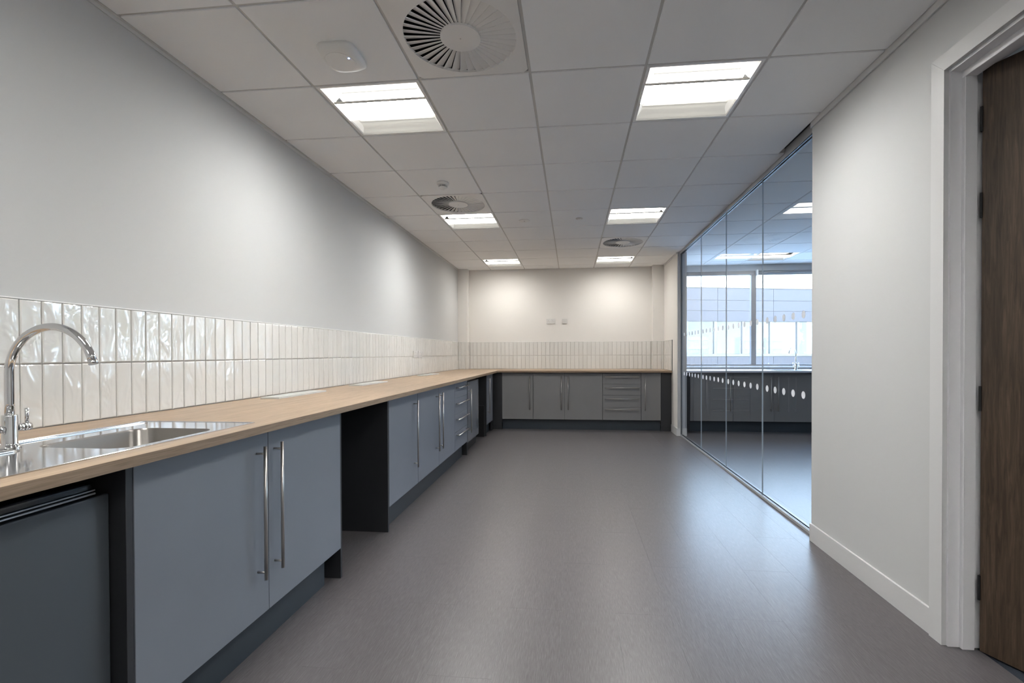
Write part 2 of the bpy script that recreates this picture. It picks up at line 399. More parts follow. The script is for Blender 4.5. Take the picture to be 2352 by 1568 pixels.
box(rest, 0.5647+0.6*10+0.0075, XE-0.01, YS+0.01, YB-0.01, TZ, TZ+0.016)
o = part('ceiling_tile', rest, M_CTILE, ceil); o['kind'] = 'stuff'
for x in cols[:5] + [0.5647+0.6*6, 0.5647+0.6*7, 0.5647+0.6*8, 0.5647+0.6*9]:
    part('main_runner', B(x-0.0075, x+0.0075, YR+0.001 if x < 3.6 else YS+0.001, YB-0.001, GZ, GZ+0.035), M_GRID, ceil)
for (ci, j) in LIGHTS + VENTS:
    for jj in (j, j+1): tee(0.5647+0.6*ci+0.0078, 0.5647+0.6*(ci+1)-0.0078, rowY(jj)) if jj == j else None
struct('trim_3', BB((0.0005, 0.016, YR+0.001, 8.029, H-0.004, H+0.012), (0.0005, 0.004, YR+0.001, 8.029, H-0.022, H-0.004)), M_GRID, 'thin perimeter ceiling trim along the left wall')
struct('trim_4', B(3.514, XR-0.0005, YR+0.001, 3.197, H-0.035, H+0.012, 0.001), M_TRIM, 'white perimeter batten at the top of the right wall')
struct('trim_5', B(3.514, XR-0.0005, 7.056, 8.029, H-0.03, H+0.012, 0.001), M_TRIM, 'white perimeter batten at the top of the wall end beside the glass')
# baseboards
struct('baseboard_right', BB((3.512, XR-0.0003, 2.166, 3.1925, 0.0005, 0.112)), M_TRIM)
struct('baseboard_right', BB((3.512, XR-0.0003, 7.052, 7.43, 0.0005, 0.112), (3.512, 3.66, 7.04, 7.0595, 0.0005, 0.112)), M_TRIM)

# ------------------------------------------------------------------ wall tiles (children of the walls they are fixed to)
ZT = (0.9450, 1.1832, 1.4184)
def wtile(wd, hg):
    bm = bmesh.new(); t, e = 0.008, 0.0045
    a = [bm.verts.new(p) for p in ((-wd/2,0,-hg/2),(wd/2,0,-hg/2),(wd/2,0,hg/2),(-wd/2,0,hg/2))]
    m_ = [bm.verts.new(p) for p in ((-wd/2+.0008,-t*0.75,-hg/2+.0008),(wd/2-.0008,-t*0.75,-hg/2+.0008),(wd/2-.0008,-t*0.75,hg/2-.0008),(-wd/2+.0008,-t*0.75,hg/2-.0008))]
    b = [bm.verts.new(p) for p in ((-wd/2+e,-t,-hg/2+e),(wd/2-e,-t,-hg/2+e),(wd/2-e,-t,hg/2-e),(-wd/2+e,-t,hg/2-e))]
    for r0, r1 in ((a, m_), (m_, b)):
        for k in range(4):
            bm.faces.new((r0[k], r0[(k+1)%4], r1[(k+1)%4], r1[k]))
    bm.faces.new(b)
    me = mk(bm, 'tile'); me.materials.append(M_TILE); return me
TM = {}
def tiles_row(parent, fn, s0, s1, pitch, anchor, rotz):
    k0 = math.floor((s0-anchor)/pitch); s = anchor + k0*pitch
    while s < s1 - 0.004:
        a, b = max(s, s0) + 0.0013, min(s+pitch, s1) - 0.0013
        if b - a > 0.006:
            for z0, z1 in ((ZT[0], ZT[1]), (ZT[1], ZT[2])):
                key = (round(b-a, 3), round(z1-z0, 3))
                if key not in TM: TM[key] = wtile(b-a, z1-z0-0.0026)
                p = fn((a+b)/2); o = put('tile', TM[key], None, parent, (p[0], p[1], (z0+z1)/2)); o.rotation_euler = (0, 0, rotz)
        s += pitch
G_ = 0.0022
tiles_row(wall_left, lambda s: (G_, s), 0.95, 8.018, 0.0713, 2.487, PI/2)
part('grout', B(0.0002, G_, 0.95, 8.029, ZT[0], ZT[2]), M_GROUT, wall_left)
tiles_row(wall_back, lambda s: (s, YB-G_), 0.185, 3.333, 0.0717, 0.241, 0)
part('grout', B(0.174, 3.342, YB-G_, YB-0.0002, ZT[0], ZT[2]), M_GROUT, wall_back)
tiles_row(pilL, lambda s: (s, 8.03-G_), 0.011, 0.181, 0.0717, 0.241-0.0717*3+0.03, 0)
part('grout', BB((0.003, 0.1755, 8.03-G_, 8.0298, ZT[0], ZT[2]), (0.1732, 0.1755, 8.03, YB-0.003, ZT[0], ZT[2])), M_GROUT, pilL)
tiles_row(pilL, lambda s: (0.173+G_, s), 8.022, YB-0.011, 0.0717, 8.022, PI/2)
tiles_row(pilR, lambda s: (s, 8.03-G_), 3.335, 3.514, 0.0717, 3.335, 0)
part('grout', BB((3.3405, 3.5215, 8.03-G_, 8.0298, ZT[0], ZT[2]), (3.3405, 3.3428, 8.03, YB-0.003, ZT[0], ZT[2])), M_GROUT, pilR)
tiles_row(pilR, lambda s: (3.343-G_, s), 8.022, YB-0.011, 0.0717, 8.022, -PI/2)
tiles_row(wall_nib, lambda s: (XR-G_, s), 7.385, 8.018, 0.0717, 7.385, -PI/2)
part('grout', B(XR-G_, XR-0.0002, 7.385, 8.029, ZT[0], ZT[2]), M_GROUT, wall_nib)
for wl_, bb_ in ((wall_left, (0.0002, 0.0095, 0.95, 8.0195, ZT[2]+0.0003, ZT[2]+0.005)), (wall_back, (0.184, 3.332, YB-0.0095, YB-0.0002, ZT[2]+0.0003, ZT[2]+0.005)), (pilL, (0.011, 0.183, 8.0205, 8.0298, ZT[2]+0.0003, ZT[2]+0.005)), (pilR, (3.334, 3.514, 8.0205, 8.0298, ZT[2]+0.0003, ZT[2]+0.005)), (wall_nib, (XR-0.0095, XR-0.0002, 7.385, 8.0195, ZT[2]+0.0003, ZT[2]+0.005))):
    part('top_bead', B(*bb_), M_WHITE, wl_)
part('edge_trim', BB((XR-0.011, XR-0.0002, 7.377, 7.3845, ZT[0], ZT[2]+0.002)), M_GREYB, wall_nib)

# ------------------------------------------------------------------ recessed lights
def make_light(label, x0, y0, dm=None):
    t = thing('recessed_light', label, 'ceiling light', (x0+0.3, y0+0.3, TZ), 'square recessed ceiling lights')
    X0, X1, Y0, Y1 = x0+0.008, x0+0.592, y0+0.008, y0+0.592
    f = 0.016
    part('frame', BB((X0, X1, Y0, Y0+f, TZ, TZ+0.012), (X0, X1, Y1-f, Y1, TZ, TZ+0.012), (X0, X0+f, Y0+f, Y1-f, TZ, TZ+0.012), (X1-f, X1, Y0+f, Y1-f, TZ, TZ+0.012)), M_WHITEM, t)
    xi0, xi1, yi0, yi1 = X0+f, X1-f, Y0+f, Y1-f
    ya, yb = y0+0.192, y0+0.385          # lamp box
    zd = TZ+0.005; zt = TZ+0.060
    def strip(prof, xa, xb):
        bm = bmesh.new(); L0 = [bm.verts.new((xa, y, z)) for y, z in prof]; L1 = [bm.verts.new((xb, y, z)) for y, z in prof]
        for k in range(len(prof)-1):
            fc = bm.faces.new((L0[k], L1[k], L1[k+1], L0[k+1])); fc.smooth = True
        bmesh.ops.solidify(bm, geom=bm.faces[:], thickness=0.001); return bm
    part('reflector_wing', strip([(yi0, TZ+0.012), (yi0+0.012, TZ+0.030), (yi0+0.045, TZ+0.047), (ya-0.02, zt), (ya, zt)], xi0, xi1), M_WINGGLOW, t)
    part('reflector_wing', strip([(yb, zd+0.006), (yb+0.05, TZ+0.032), (yb+0.12, TZ+0.032), (yi1-0.012, TZ+0.024), (yi1, TZ+0.012)], xi0, xi1), M_WINGGLOWF, t)
    part('diffuser', B(xi0+0.001, xi1-0.001, ya, yb, zd, zd+0.004), dm or M_DIFF, t)
    part('diffuser_edge', B(xi0+0.001, xi1-0.001, ya-0.009, ya-0.0005, zd-0.004, zd+0.006), M_EDGE, t)
    part('diffuser_edge', B(xi0+0.001, xi1-0.001, yb+0.0005, yb+0.003, zd-0.001, zd+0.004), M_GRID, t)
    for xa, sgn in ((xi0, 1), (xi1, -1)):
        pr = [(yi0, TZ+0.012), (ya, TZ+0.014), (ya, zt), (yi0+0.04, zt)]
        for q in (pr, [(yb, TZ+0.014), (yi1, TZ+0.012), (yb+0.1, zt-0.012), (yb, zt-0.012)]):
            bm = bmesh.new(); vs = [bm.verts.new((xa + sgn*(0.0 if z < TZ+0.02 else 0.045), y, z)) for y, z in q]; bm.faces.new(vs)
            part('end_plate', bm, M_WINGGLOW, t)
    part('back_tray', BB((xi0, xi1, yi0, yi1, zt+0.012, zt+0.016)), M_WINGGLOW, t)
    return t
light_labels = ['square recessed ceiling light nearest on the left, behind the white rounded wireless unit',
  'square recessed ceiling light nearest on the right, close to the wooden door side',
  'middle recessed ceiling light on the left, touching the far edge of a round vent',
  'middle recessed ceiling light on the right, in front of the farthest round vent',
  'recessed ceiling light farthest on the left, by the back wall',
  'recessed ceiling light farthest on the right, by the back wall']
L0 = make_light(light_labels[0], cols[0], rowY(1))
LD = make_light(light_labels[4], cols[0], rowY(9), M_DIFF2)
def put_light(src, ci, j, lb): copy_tree(src, (0.5647+0.6*ci+0.3, rowY(j)+0.3, TZ), lb)
put_light(L0, 3, 1, light_labels[1]); put_light(L0, 0, 5, light_labels[2]); put_light(L0, 3, 5, light_labels[3]); put_light(LD, 3, 9, light_labels[5])
put_light(LD, 7, 9, 'recessed ceiling light behind the glass partition, above the window side')
for ci, j, lb in ((0, -3, 'recessed ceiling light above and left of the camera, out of the picture'), (3, -3, 'recessed ceiling light above and right of the camera, out of the picture'), (0, -7, 'unseen ceiling light behind the camera on the sink side, added to brighten the room'), (3, -7, 'unseen ceiling light behind the camera on the door side, added to brighten the room')):  # rearmost pair added out of view to lighten the near ceiling and walls
    put_light(L0, ci, j, lb)

# ------------------------------------------------------------------ swirl vents
def make_vent(label, x0, y0):
    cx, cyv = x0+0.3, y0+0.3
    t = thing('swirl_vent', label, 'vent', (cx, cyv, TZ), 'round swirl vents in the ceiling')
    ro, ri, n = 0.262, 0.094, 38
    bm = bmesh.new(); seg = 76
    hole = [(cx+ro*math.cos(2*PI*k/seg), cyv+ro*math.sin(2*PI*k/seg)) for k in range(seg)]
    out = []
    for k in range(seg):
        c, s = math.cos(2*PI*k/seg), math.sin(2*PI*k/seg); q = 0.2915/max(abs(c), abs(s)); out.append((cx+q*c, cyv+q*s))
    a = [bm.verts.new((x, y, TZ-0.001)) for x, y in hole]; b = [bm.verts.new((x, y, TZ-0.001)) for x, y in out]
    a2 = [bm.verts.new((x, y, TZ+0.012)) for x, y in hole]; b2 = [bm.verts.new((x, y, TZ+0.008)) for x, y in out]
    for k in range(seg):
        k2 = (k+1) % seg
        bm.faces.new((a[k], a[k2], b[k2], b[k])); bm.faces.new((a[k2], a[k], a2[k], a2[k2])); bm.faces.new((b[k], b[k2], b2[k2], b2[k]))
    part('face_plate', bm, M_WHITEM, t)
    bm = bmesh.new(); lathe(bm, [(0.0, TZ-0.001), (ri, TZ-0.001), (ri, TZ+0.010), (0.0, TZ+0.010)], cx, cyv, 40, False); hub = part('hub_disc', bm, M_WHITEM, t)
    bm = bmesh.new(); lathe(bm, [(0.0, TZ-0.0022), (0.004, TZ-0.002), (0.004, TZ-0.0011)], cx, cyv, 10, False); part('screw', bm, M_GRID, hub)
    bm = bmesh.new(); lathe(bm, [(ro+0.003, TZ+0.0125), (ro+0.003, TZ+0.10), (0.0, TZ+0.10)], cx, cyv, 40); part('plenum', bm, M_BLACK, t)
    # one blade along +X about the centre, tilted about its own length, with a small turned-down lip
    bm = bmesh.new(); tl = math.radians(18); secs = []
    for r in (ri-0.001, ro+0.001):
        hw = PI*r/n*0.97; c_, s_ = math.cos(tl)*hw, math.sin(tl)*hw
        prof = [(-c_, s_), (c_, -s_), (c_, -s_-0.0030), (c_+0.0008, -s_-0.0030), (c_+0.0008, -s_+0.0010), (-c_, s_+0.0010)]
        secs.append([bm.verts.new((r, y, 0.010 + z)) for y, z in prof])
    for q in range(6): bm.faces.new((secs[0][q], secs[0][(q+1) % 6], secs[1][(q+1) % 6], secs[1][q]))
    bm.faces.new(secs[0]); bm.faces.new(list(reversed(secs[1])))
    me = mk(bm, 'blade'); me.materials.append(M_WHITEM)
    for k in range(n):
        o = put('blade', me, None, t, (0, 0, 0)); o.rotation_euler = (0, 0, 2*PI*(k+0.5)/n)
    return t
vent_labels = ['large round swirl vent nearest the camera, cut by the top of the picture', 'round swirl vent between the smoke detector and the middle left ceiling light', 'small looking round swirl vent on the right, farthest towards the back wall']
V0 = make_vent(vent_labels[0], 0.5647+0.6*1, rowY(0))
for (ci, j), lb in list(zip(VENTS, vent_labels))[1:]: copy_tree(V0, (0.5647+0.6*ci+0.3, rowY(j)+0.3, TZ), lb)

# ------------------------------------------------------------------ ceiling fittings
def superloop(cx, cyv, hx, hy, p, n, z):
    out = []
    for k in range(n):
        c, s = math.cos(2*PI*k/n), math.sin(2*PI*k/n)
        out.append((cx + hx*math.copysign(abs(c)**(2/p), c), cyv + hy*math.copysign(abs(s)**(2/p), s), z))
    return out
def loft(bm, loops, cap_end=True, cap_start=False):
    rs = [[bm.verts.new(p) for p in lp] for lp in loops]; n = len(rs[0])
    for a, b in zip(rs, rs[1:]):
        for k in range(n):
            f = bm.faces.new((a[k], a[(k+1)%n], b[(k+1)%n], b[k])); f.smooth = True
    if cap_end: bm.faces.new(rs[-1])
    if cap_start: bm.faces.new(list(reversed(rs[0])))
wc = (0.858, 2.215)
t = thing('wireless_access_point', 'white rounded square wireless access point with a small blue light on the ceiling', 'access point', (*wc, TZ))
bm = bmesh.new(); h = 0.098
loft(bm, [superloop(*wc, h*0.93, h*1.0, 5, 48, TZ-0.0002), superloop(*wc, h*0.97, h*1.06, 5, 48, TZ-0.012), superloop(*wc, h*0.98, h*1.07, 4.5, 48, TZ-0.020), superloop(wc[0], wc[1]-0.004, h*0.88, h*0.95, 3.2, 48, TZ-0.036), superloop(wc[0], wc[1]-0.012, h*0.74, h*0.78, 2.2, 48, TZ-0.046)])
body = part('housing', bm, M_WHITE, t)
bm = bmesh.new(); loft(bm, [superloop(wc[0], wc[1]-0.012, h*0.72, h*0.76, 2.0, 48, TZ-0.0462), superloop(wc[0], wc[1]-0.012, h*0.70, h*0.74, 2.0, 48, TZ-0.0475)], True, True); part('cover_disc', bm, M_WHITE, t)
bm = bmesh.new(); lathe(bm, [(0.0, TZ-0.0490), (0.0032, TZ-0.0488), (0.0032, TZ-0.0476)], 0.911, 2.178, 12); part('status_light', bm, M_LED, t)
sc_ = (0.876, 3.965)
t = thing('smoke_detector', 'white smoke detector with dark slots on the ceiling near a round vent', 'smoke detector', (*sc_, TZ))
bm = bmesh.new(); lathe(bm, [(0.0, TZ-0.0003), (0.052, TZ-0.0003), (0.054, TZ-0.010), (0.050, TZ-0.018), (0.044, TZ-0.020)], *sc_, 32); part('base', bm, M_WHITE, t)
bm = bmesh.new(); lathe(bm, [(0.0435, TZ-0.0201), (0.0435, TZ-0.024), (0.036, TZ-0.0245)], *sc_, 32); part('upper_ring', bm, M_WHITE, t)
bm = bmesh.new(); lathe(bm, [(0.035, TZ-0.021), (0.035, TZ-0.036), (0.0, TZ-0.036)], *sc_, 32); part('dark_chamber', bm, M_BLACK, t)
bm = bmesh.new(); lathe(bm, [(0.030, TZ-0.029), (0.0405, TZ-0.029), (0.0405, TZ-0.032), (0.030, TZ-0.032)], *sc_, 32); part('mid_ring', bm, M_WHITE, t)
bm = bmesh.new(); lathe(bm, [(0.0, TZ-0.0365), (0.036, TZ-0.0365), (0.038, TZ-0.039), (0.030, TZ-0.047), (0.016, TZ-0.053), (0.010, TZ-0.060), (0.0, TZ-0.061)], *sc_, 32); part('sensor_cap', bm, M_WHITE, t)
for k in range(6):
    a = 2*PI*(k+0.5)/6; bm = B(-0.002, 0.002, -0.0015, 0.0015, -0.037, -0.020)
    o = put('rib', mk(bm, 'rib'), M_WHITE, t, (0.0385*math.cos(a), 0.0385*math.sin(a), 0)); o.rotation_euler = (0, 0, a)
for (cx, cyv, r, lb) in ((1.461, 5.188, 0.062, 'flat white round ceiling disc with a tiny centre, left of the pair'), (2.067, 5.171, 0.040, 'small grey rimmed ceiling sensor, right of the flat white disc')):
    big = r > 0.05
    t = thing('ceiling_sensor', lb, 'sensor', (cx, cyv, TZ))
    bm = bmesh.new(); lathe(bm, [(0.0, TZ-0.0003), (r, TZ-0.0003), (r*0.98, TZ-0.004), (r*0.9, TZ-0.006), (0.0, TZ-0.0065)], cx, cyv, 32); part('rim', bm, M_WHITE if big else M_GRID, t)
    bm = bmesh.new(); rr = 0.007 if big else 0.020; lathe(bm, [(0.0, TZ-0.0125), (rr*0.7, TZ-0.0115), (rr, TZ-0.0066)], cx, cyv, 20); part('lens', bm, M_GRID if big else M_WHITEM, t)

# ------------------------------------------------------------------ glass partition
t = thing('glass_partition', 'frameless glass partition with two rows of white dots between the kitchen and the next room', 'partition', (GX, 5.1, 0))
part('floor_track', BB((3.562, 3.568, 3.196, 7.038, 0.0003, 0.022), (3.604, 3.610, 3.196, 7.038, 0.0003, 0.022), (3.568, 3.604, 3.196, 7.038, 0.0003, 0.006)), M_ALU, t)
part('track_gasket', BB((3.569, 3.5775, 3.196, 7.038, 0.0065, 0.024), (3.5925, 3.6035, 3.196, 7.038, 0.0065, 0.024)), M_ALUD, t)
part('head_channel', BB((3.560, 3.566, 3.196, 7.038, 2.664, 2.7295), (3.604, 3.610, 3.196, 7.038, 2.664, 2.7295), (3.566, 3.604, 3.196, 7.038, 2.70, 2.7295)), M_ALU, t)
part('head_gasket', BB((3.567, 3.578, 3.196, 7.038, 2.660, 2.699), (3.592, 3.603, 3.196, 7.038, 2.660, 2.699)), M_ALUD, t)
part('end_stile', BB((3.528, 3.566, 7.0395, 7.0585, 0.1125, 2.692), (3.566, 3.656, 7.0395, 7.0585, 0.1125, 2.692), (3.560, 3.567, 7.020, 7.039, 0.03, 2.66)), M_ALU, t)
part('stile_gasket', BB((3.568, 3.577, 7.022, 7.0375, 0.03, 2.659)), M_ALUD, t)
js = [3.197, 4.129, 5.062, 6.003, 7.036]
dm = bmesh.new(); lathe(dm, [(0.0, 0.0004), (0.0265, 0.0004), (0.0265, -0.0004), (0.0, -0.0004)], 0, 0, 32, False)
bmesh.ops.rotate(dm, verts=dm.verts, cent=(0,0,0), matrix=Matrix.Rotation(PI/2, 3, 'Y')); dme = mk(dm, 'dot'); dme.materials.append(M_DOT)
dots = [[3.31, 3.463, 3.616, 3.768, 3.921, 4.075], [4.282, 4.435, 4.588, 4.741, 4.893, 5.045], [5.227, 5.378, 5.530, 5.684, 5.834, 5.984], [6.20, 6.353, 6.503, 6.654, 6.802, 6.95]]
for k in range(4):
    p = part('glass_pane', B(GX-0.005, GX+0.005, js[k]+0.0015, js[k+1]-0.0015, 0.014, 2.69), M_GLASS, t); one_face(p)
    for y in [q*0.9875 for q in dots[k]]:
        for z in (0.922, 1.481): put('dot', dme, None, p, (-0.0056, y-5.1, z))
    if k: part('joint_strip', BB((GX-0.0052, GX+0.0052, js[k]-0.0014, js[k]+0.0014, 0.025, 2.66)), M_SEAL, t)

# ------------------------------------------------------------------ door in the right wall
door = struct('door_1', BB((3.5235, 3.5700, 2.0862, 2.1115, 0.0005, 2.3615), (3.5700, 3.6640, 2.0862, 2.1115, 0.0005, 2.3615), (3.5235, 3.6640, 1.0005, 2.1115, 2.3615, 2.3915), (3.5235, 3.6640, 1.0005, 1.026, 0.0005, 2.3615)), M_FRAME)
ar = bmesh.new()
for q in ([(2.095, 0.0005), (2.1635, 0.0005), (2.1635, 2.443), (2.095, 2.3735)], [(2.0947, 2.3738), (2.1632, 2.4433), (0.9473, 2.4433), (1.0158, 2.3738)], [(1.0155, 0.0005), (0.947, 0.0005), (0.947, 2.443), (1.0155, 2.3735)]):
    v0 = [ar.verts.new((3.505, y, z)) for y, z in q]; v1 = [ar.verts.new((3.5233, y, z)) for y, z in q]
    ar.faces.new(v0); ar.faces.new(list(reversed(v1)))
    for k in range(4): ar.faces.new((v0[k], v0[(k+1) % 4], v1[(k+1) % 4], v1[k]))
part('architrave', ar, M_TRIM, door)
part('door_stop', BB((3.566, 3.612, 2.069, 2.086, 0.0005, 2.332), (3.566, 3.612, 1.0265, 2.086, 2.332, 2.3612), (3.566, 3.612, 1.0265, 1.0435, 0.0005, 2.332), bev=0.0015), M_FRAME, door)
ang = math.radians(25); pin = Vector((3.6655, 2.0835, 0))
leaf = put('door_leaf', mk(B(-0.049, -0.003, -0.985, -0.003, 0.006, 2.352, 0.001), 'door_leaf'), M_WALNUT, door, pin); leaf.rotation_euler = (0, 0, ang)
leaf['label'] = 'dark brown wood veneer door leaf standing ajar'
hm = mk(BB((-0.051, 0.002, -0.0028, 0.0012, -0.05, 0.05), (-0.0555, -0.049, -0.006, 0.0012, -0.05, 0.05)), 'hinge')
for z in (2.151, 1.806, 1.029, 0.263):
    o = put('hinge', hm, M_BLACK, leaf, (0, 0.0, z))
hb = bmesh.new(); tube(hb, [(-0.075, -0.92, 1.05), (-0.075, -0.80, 1.05)], 0.009, 10); tube(hb, [(-0.0495, -0.92, 1.05), (-0.075, -0.92, 1.05)], 0.009, 10)
put('lever_handle', mk(hb, 'lever_handle'), M_STEEL, leaf)

# ------------------------------------------------------------------ kitchen units
DX = 0.735            # door front of the left run
def bar_handle(vertical, length, post):
    bm = bmesh.new(); h = length/2
    if vertical:
        tube(bm, [(0.036, 0, -h), (0.036, 0, h)], 0.0065, 12)
        for z in (-post, post): tube(bm, [(0.0004, 0, z), (0.036, 0, z)], 0.0045, 8)
    else:
        tube(bm, [(0.036, -h, 0), (0.036, h, 0)], 0.0065, 12)
        for y in (-post, post): tube(bm, [(0.0004, y, 0), (0.036, y, 0)], 0.0045, 8)
    me = mk(bm, 'bar_handle'); me.materials.append(M_STEEL); return me
HV = bar_handle(True, 0.53, 0.236); HH = bar_handle(False, 0.53, 0.225)
HV2 = HV
def handle(me, parent, world, rotz):
    o = put('handle', me, None, parent, Vector(world) - org(parent)); o.rotation_euler = (0, 0, rotz); return o
class Run:      # maps run coordinates (s along the run, d out from the wall) to the room
    def __init__(s, kind): s.k = kind
    def box(s, s0, s1, d0, d1, z0, z1, bev=0.0):
        if s.k == 'L': return B(d0, d1, s0, s1, z0, z1, bev)
        return B(s0, s1, YB-d1, YB-d0, z0, z1, bev)
    def raw(s, s0, s1, d0, d1, z0, z1):
        return (d0, d1, s0, s1, z0, z1) if s.k == 'L' else (s0, s1, YB-d1, YB-d0, z0, z1)
    def pt(s, a, d, z): return (d, a, z) if s.k == 'L' else (a, YB-d, z)
    rot = property(lambda s: 0 if s.k == 'L' else -PI/2)
RL, RB = Run('L'), Run('B')
ZD0, ZD1 = 0.166, 0.905
def base_unit(run, label, s0, s1, doors=(), drawers=0, sink=False, m=None, group=None):
    t = thing('base_cabinet', label, 'cabinet', run.pt((s0+s1)/2, 0.42, 0), group)
    part('carcass', run.box(s0+0.001, s1-0.001, 0.16, 0.714, 0.152, 0.74 if sink else 0.9145), M_DARK, t)
    if sink: part('front_rail', run.box(s0+0.001, s1-0.001, 0.7125, 0.7148, 0.7405, 0.9145), M_DARK, t)
    for a in (s0+0.05, s1-0.05):
        for d in (0.22, 0.60):
            bm = bmesh.new(); x, y, _ = run.pt(a, d, 0); lathe(bm, [(0.0, 0.0003), (0.022, 0.0003), (0.018, 0.012), (0.018, 0.1515), (0.0, 0.1515)], x, y, 12); part('leg', bm, M_BLACK, t)
    for (a, b, hs) in doors:
        dr = part('door', run.box(a+0.0015, b-0.0015, 0.7155, DX, ZD0, ZD1, 0.0012), m or (M_DOOR_DAYBLUE if run.k == 'L' else M_DOORB), t)
        if hs is not None: handle(HV, dr, run.pt(hs, DX, 0.586), run.rot)
    if drawers:
        zs = [0.166, 0.366, 0.5555, 0.7315, 0.905]
        hz = [0.333, 0.502, 0.6745, 0.846]
        for q in range(4):
            dr = part('drawer', run.box(s0+0.0015, s1-0.0015, 0.7155, DX, zs[q]+(0.0015 if q else 0), zs[q+1]-0.0015, 0.0012), M_DOOR_DAYBLUE if run.k == 'L' else M_DOORB, t)
            handle(HH, dr, run.pt((s0+s1)/2, DX, hz[q]), run.rot)
    return t
def panel(run, label, s0, s1, d0, d1, z0, z1, m=M_DARK, name='end_panel'):
    base = run.pt((s0+s1)/2, (d0+d1)/2, z0)
    return solo(name, run.box(s0, s1, d0, d1, z0, z1, 0.0008), m, label, 'panel', base)
# left run
panel(RL, 'dark end panel between the black topped fridge and the first double cupboard', 1.188, 1.209, 0.03, 0.735, 0.0005, 0.9145)
base_unit(RL, 'wide double door cupboard beside the fridge, under the sink end of the worktop', 1.2105, 2.411, [(1.2115, 1.8065, 1.737), (1.8065, 2.410, 1.845)], sink=True)
panel(RL, 'narrow dark end panel on the near side of the empty appliance bay', 2.4125, 2.430, 0.03, 0.731, 0.0005, 0.9145)
panel(RL, 'tall black side panel facing the camera at the far side of the first empty bay', 3.066, 3.084, 0.03, 0.733, 0.0005, 0.9145)
base_unit(RL, 'single door cupboard just beyond the empty appliance bay', 3.0855, 3.689, [(3.0865, 3.688, 3.59)])
base_unit(RL, 'double door cupboard between the single cupboard and the left drawers', 3.6905, 4.8885, [(3.6910, 4.2885, 4.197), (4.2885, 4.888, 4.32)])
base_unit(RL, 'four drawer unit on the left run, next to the integrated fridge', 4.8900, 5.4950, drawers=4)
panel(RL, 'dark end panel between the left drawers and the integrated fridge', 5.4965, 5.5125, 0.03, 0.728, 0.0005, 0.9145)
# plinths of the left run
def plinth(run, label, s0, s1, d=0.665):
    return solo('plinth', run.box(s0, s1, d, d+0.016, 0.0005, 0.150), M_PLINTH, label, 'plinth', run.pt((s0+s1)/2, d, 0.0005))
plinth(RL, 'dark plinth under the near double cupboard', 1.2105, 2.335)
plinth(RL, 'long dark plinth under the cupboards and drawers of the left run', 3.0855, 5.44)
# integrated fridge with a glossy door
t = thing('integrated_fridge', 'under counter fridge with a glossy grey door beside the left drawers', 'fridge', (0.42, 5.84, 0))
part('body', B(0.10, 0.700, 5.525, 6.160, 0.03, 0.885), M_BLACK, t)
d = part('door', B(0.7015, 0.737, 5.518, 6.172, 0.146, 0.877, 0.0015), M_DOORG, t)
handle(HV, d, (0.737, 5.556, 0.528), 0)
part('foot_bracket', BB((0.690, 0.700, 5.545, 5.560, 0.085, 0.1455)), M_ALUL, t)
part('base_skirt', B(0.12, 0.668, 5.53, 6.158, 0.0005, 0.0295), M_BLACK, t)
# second empty bay
solo('black_box', B(0.44, 0.702, 6.735, 6.7865, 0.0005, 0.455, 0.002), M_BLACK, 'slim black upright box standing in the far empty bay of the left run', 'box', (0.57, 6.76, 0.0005))
panel(RL, 'dark side panel at the far end of the second empty bay, behind the black box', 6.788, 6.802, 0.03, 0.728, 0.0005, 0.9145)
base_unit(RL, 'narrow single door cupboard in the corner at the end of the left run', 6.8035, 7.300, [(6.8045, 7.299, 6.848)])
plinth(RL, 'short dark plinth under the narrow corner cupboard', 6.8035, 7.250)
panel(RL, 'thin dark corner post where the two cupboard runs meet', 7.3015, 7.432, 0.700, 0.722, 0.0005, 0.9145, name='corner_post')
# back run
panel(RB, 'dark filler panel at the left end of the back run', 0.716, 0.8625, 0.714, 0.730, 0.0005, 0.9145, name='filler_panel')
base_unit(RB, 'single door cupboard at the left of the back run, handle on its right', 0.864, 1.3635, [(0.865, 1.363, 1.313)])
base_unit(RB, 'double door cupboard in the middle of the back run with handles side by side', 1.365, 2.464, [(1.366, 1.866, 1.818), (1.866, 2.463, 1.924)])
base_unit(RB, 'four drawer unit in the back run', 2.4655, 3.0595, drawers=4)
base_unit(RB, 'narrow single door cupboard at the right of the back run', 3.061, 3.361, [(3.062, 3.360, 3.118)])
panel(RB, 'dark filler panel at the right end of the back run', 3.3625, 3.5235, 0.714, 0.730, 0.0005, 0.9145, name='filler_panel')
plinth(RB, 'long dark plinth under the back run', 0.8635, 3.3610, 0.66)
# near fridge with a black top
t = thing('under_counter_fridge', 'dark grey under counter fridge with a black glossy top beneath the sink drainer', 'fridge', (0.40, 0.88, 0))
part('body', B(0.08, 0.640, 0.592, 1.176, 0.02, 0.832), M_BLACK, t)
part('door', B(0.6415, 0.690, 0.590, 1.183, 0.09, 0.830, 0.004, 2), M_FRIDGE, t)
part('top', B(0.08, 0.676, 0.590, 1.152, 0.8325, 0.868, 0.008, 3), M_BLACKG, t)
for zz, xx, rr in ((0.8385, 0.683, 0.0026), (0.8475, 0.682, 0.0020)):  # thin bright tubes stand in for reflections on the glossy top edge
    bm = bmesh.new(); tube(bm, [(xx, 0.60, zz), (xx, 1.150, zz)], rr, 10); part('edge_highlight', bm, M_ALU, t)
part('kick_plate', B(0.12, 0.630, 0.60, 1.17, 0.0005, 0.0195), M_BLACK, t)
panel(RL, 'dark end panel on the camera side of the black topped fridge', 0.560, 0.580, 0.03, 0.735, 0.0005, 0.9145)

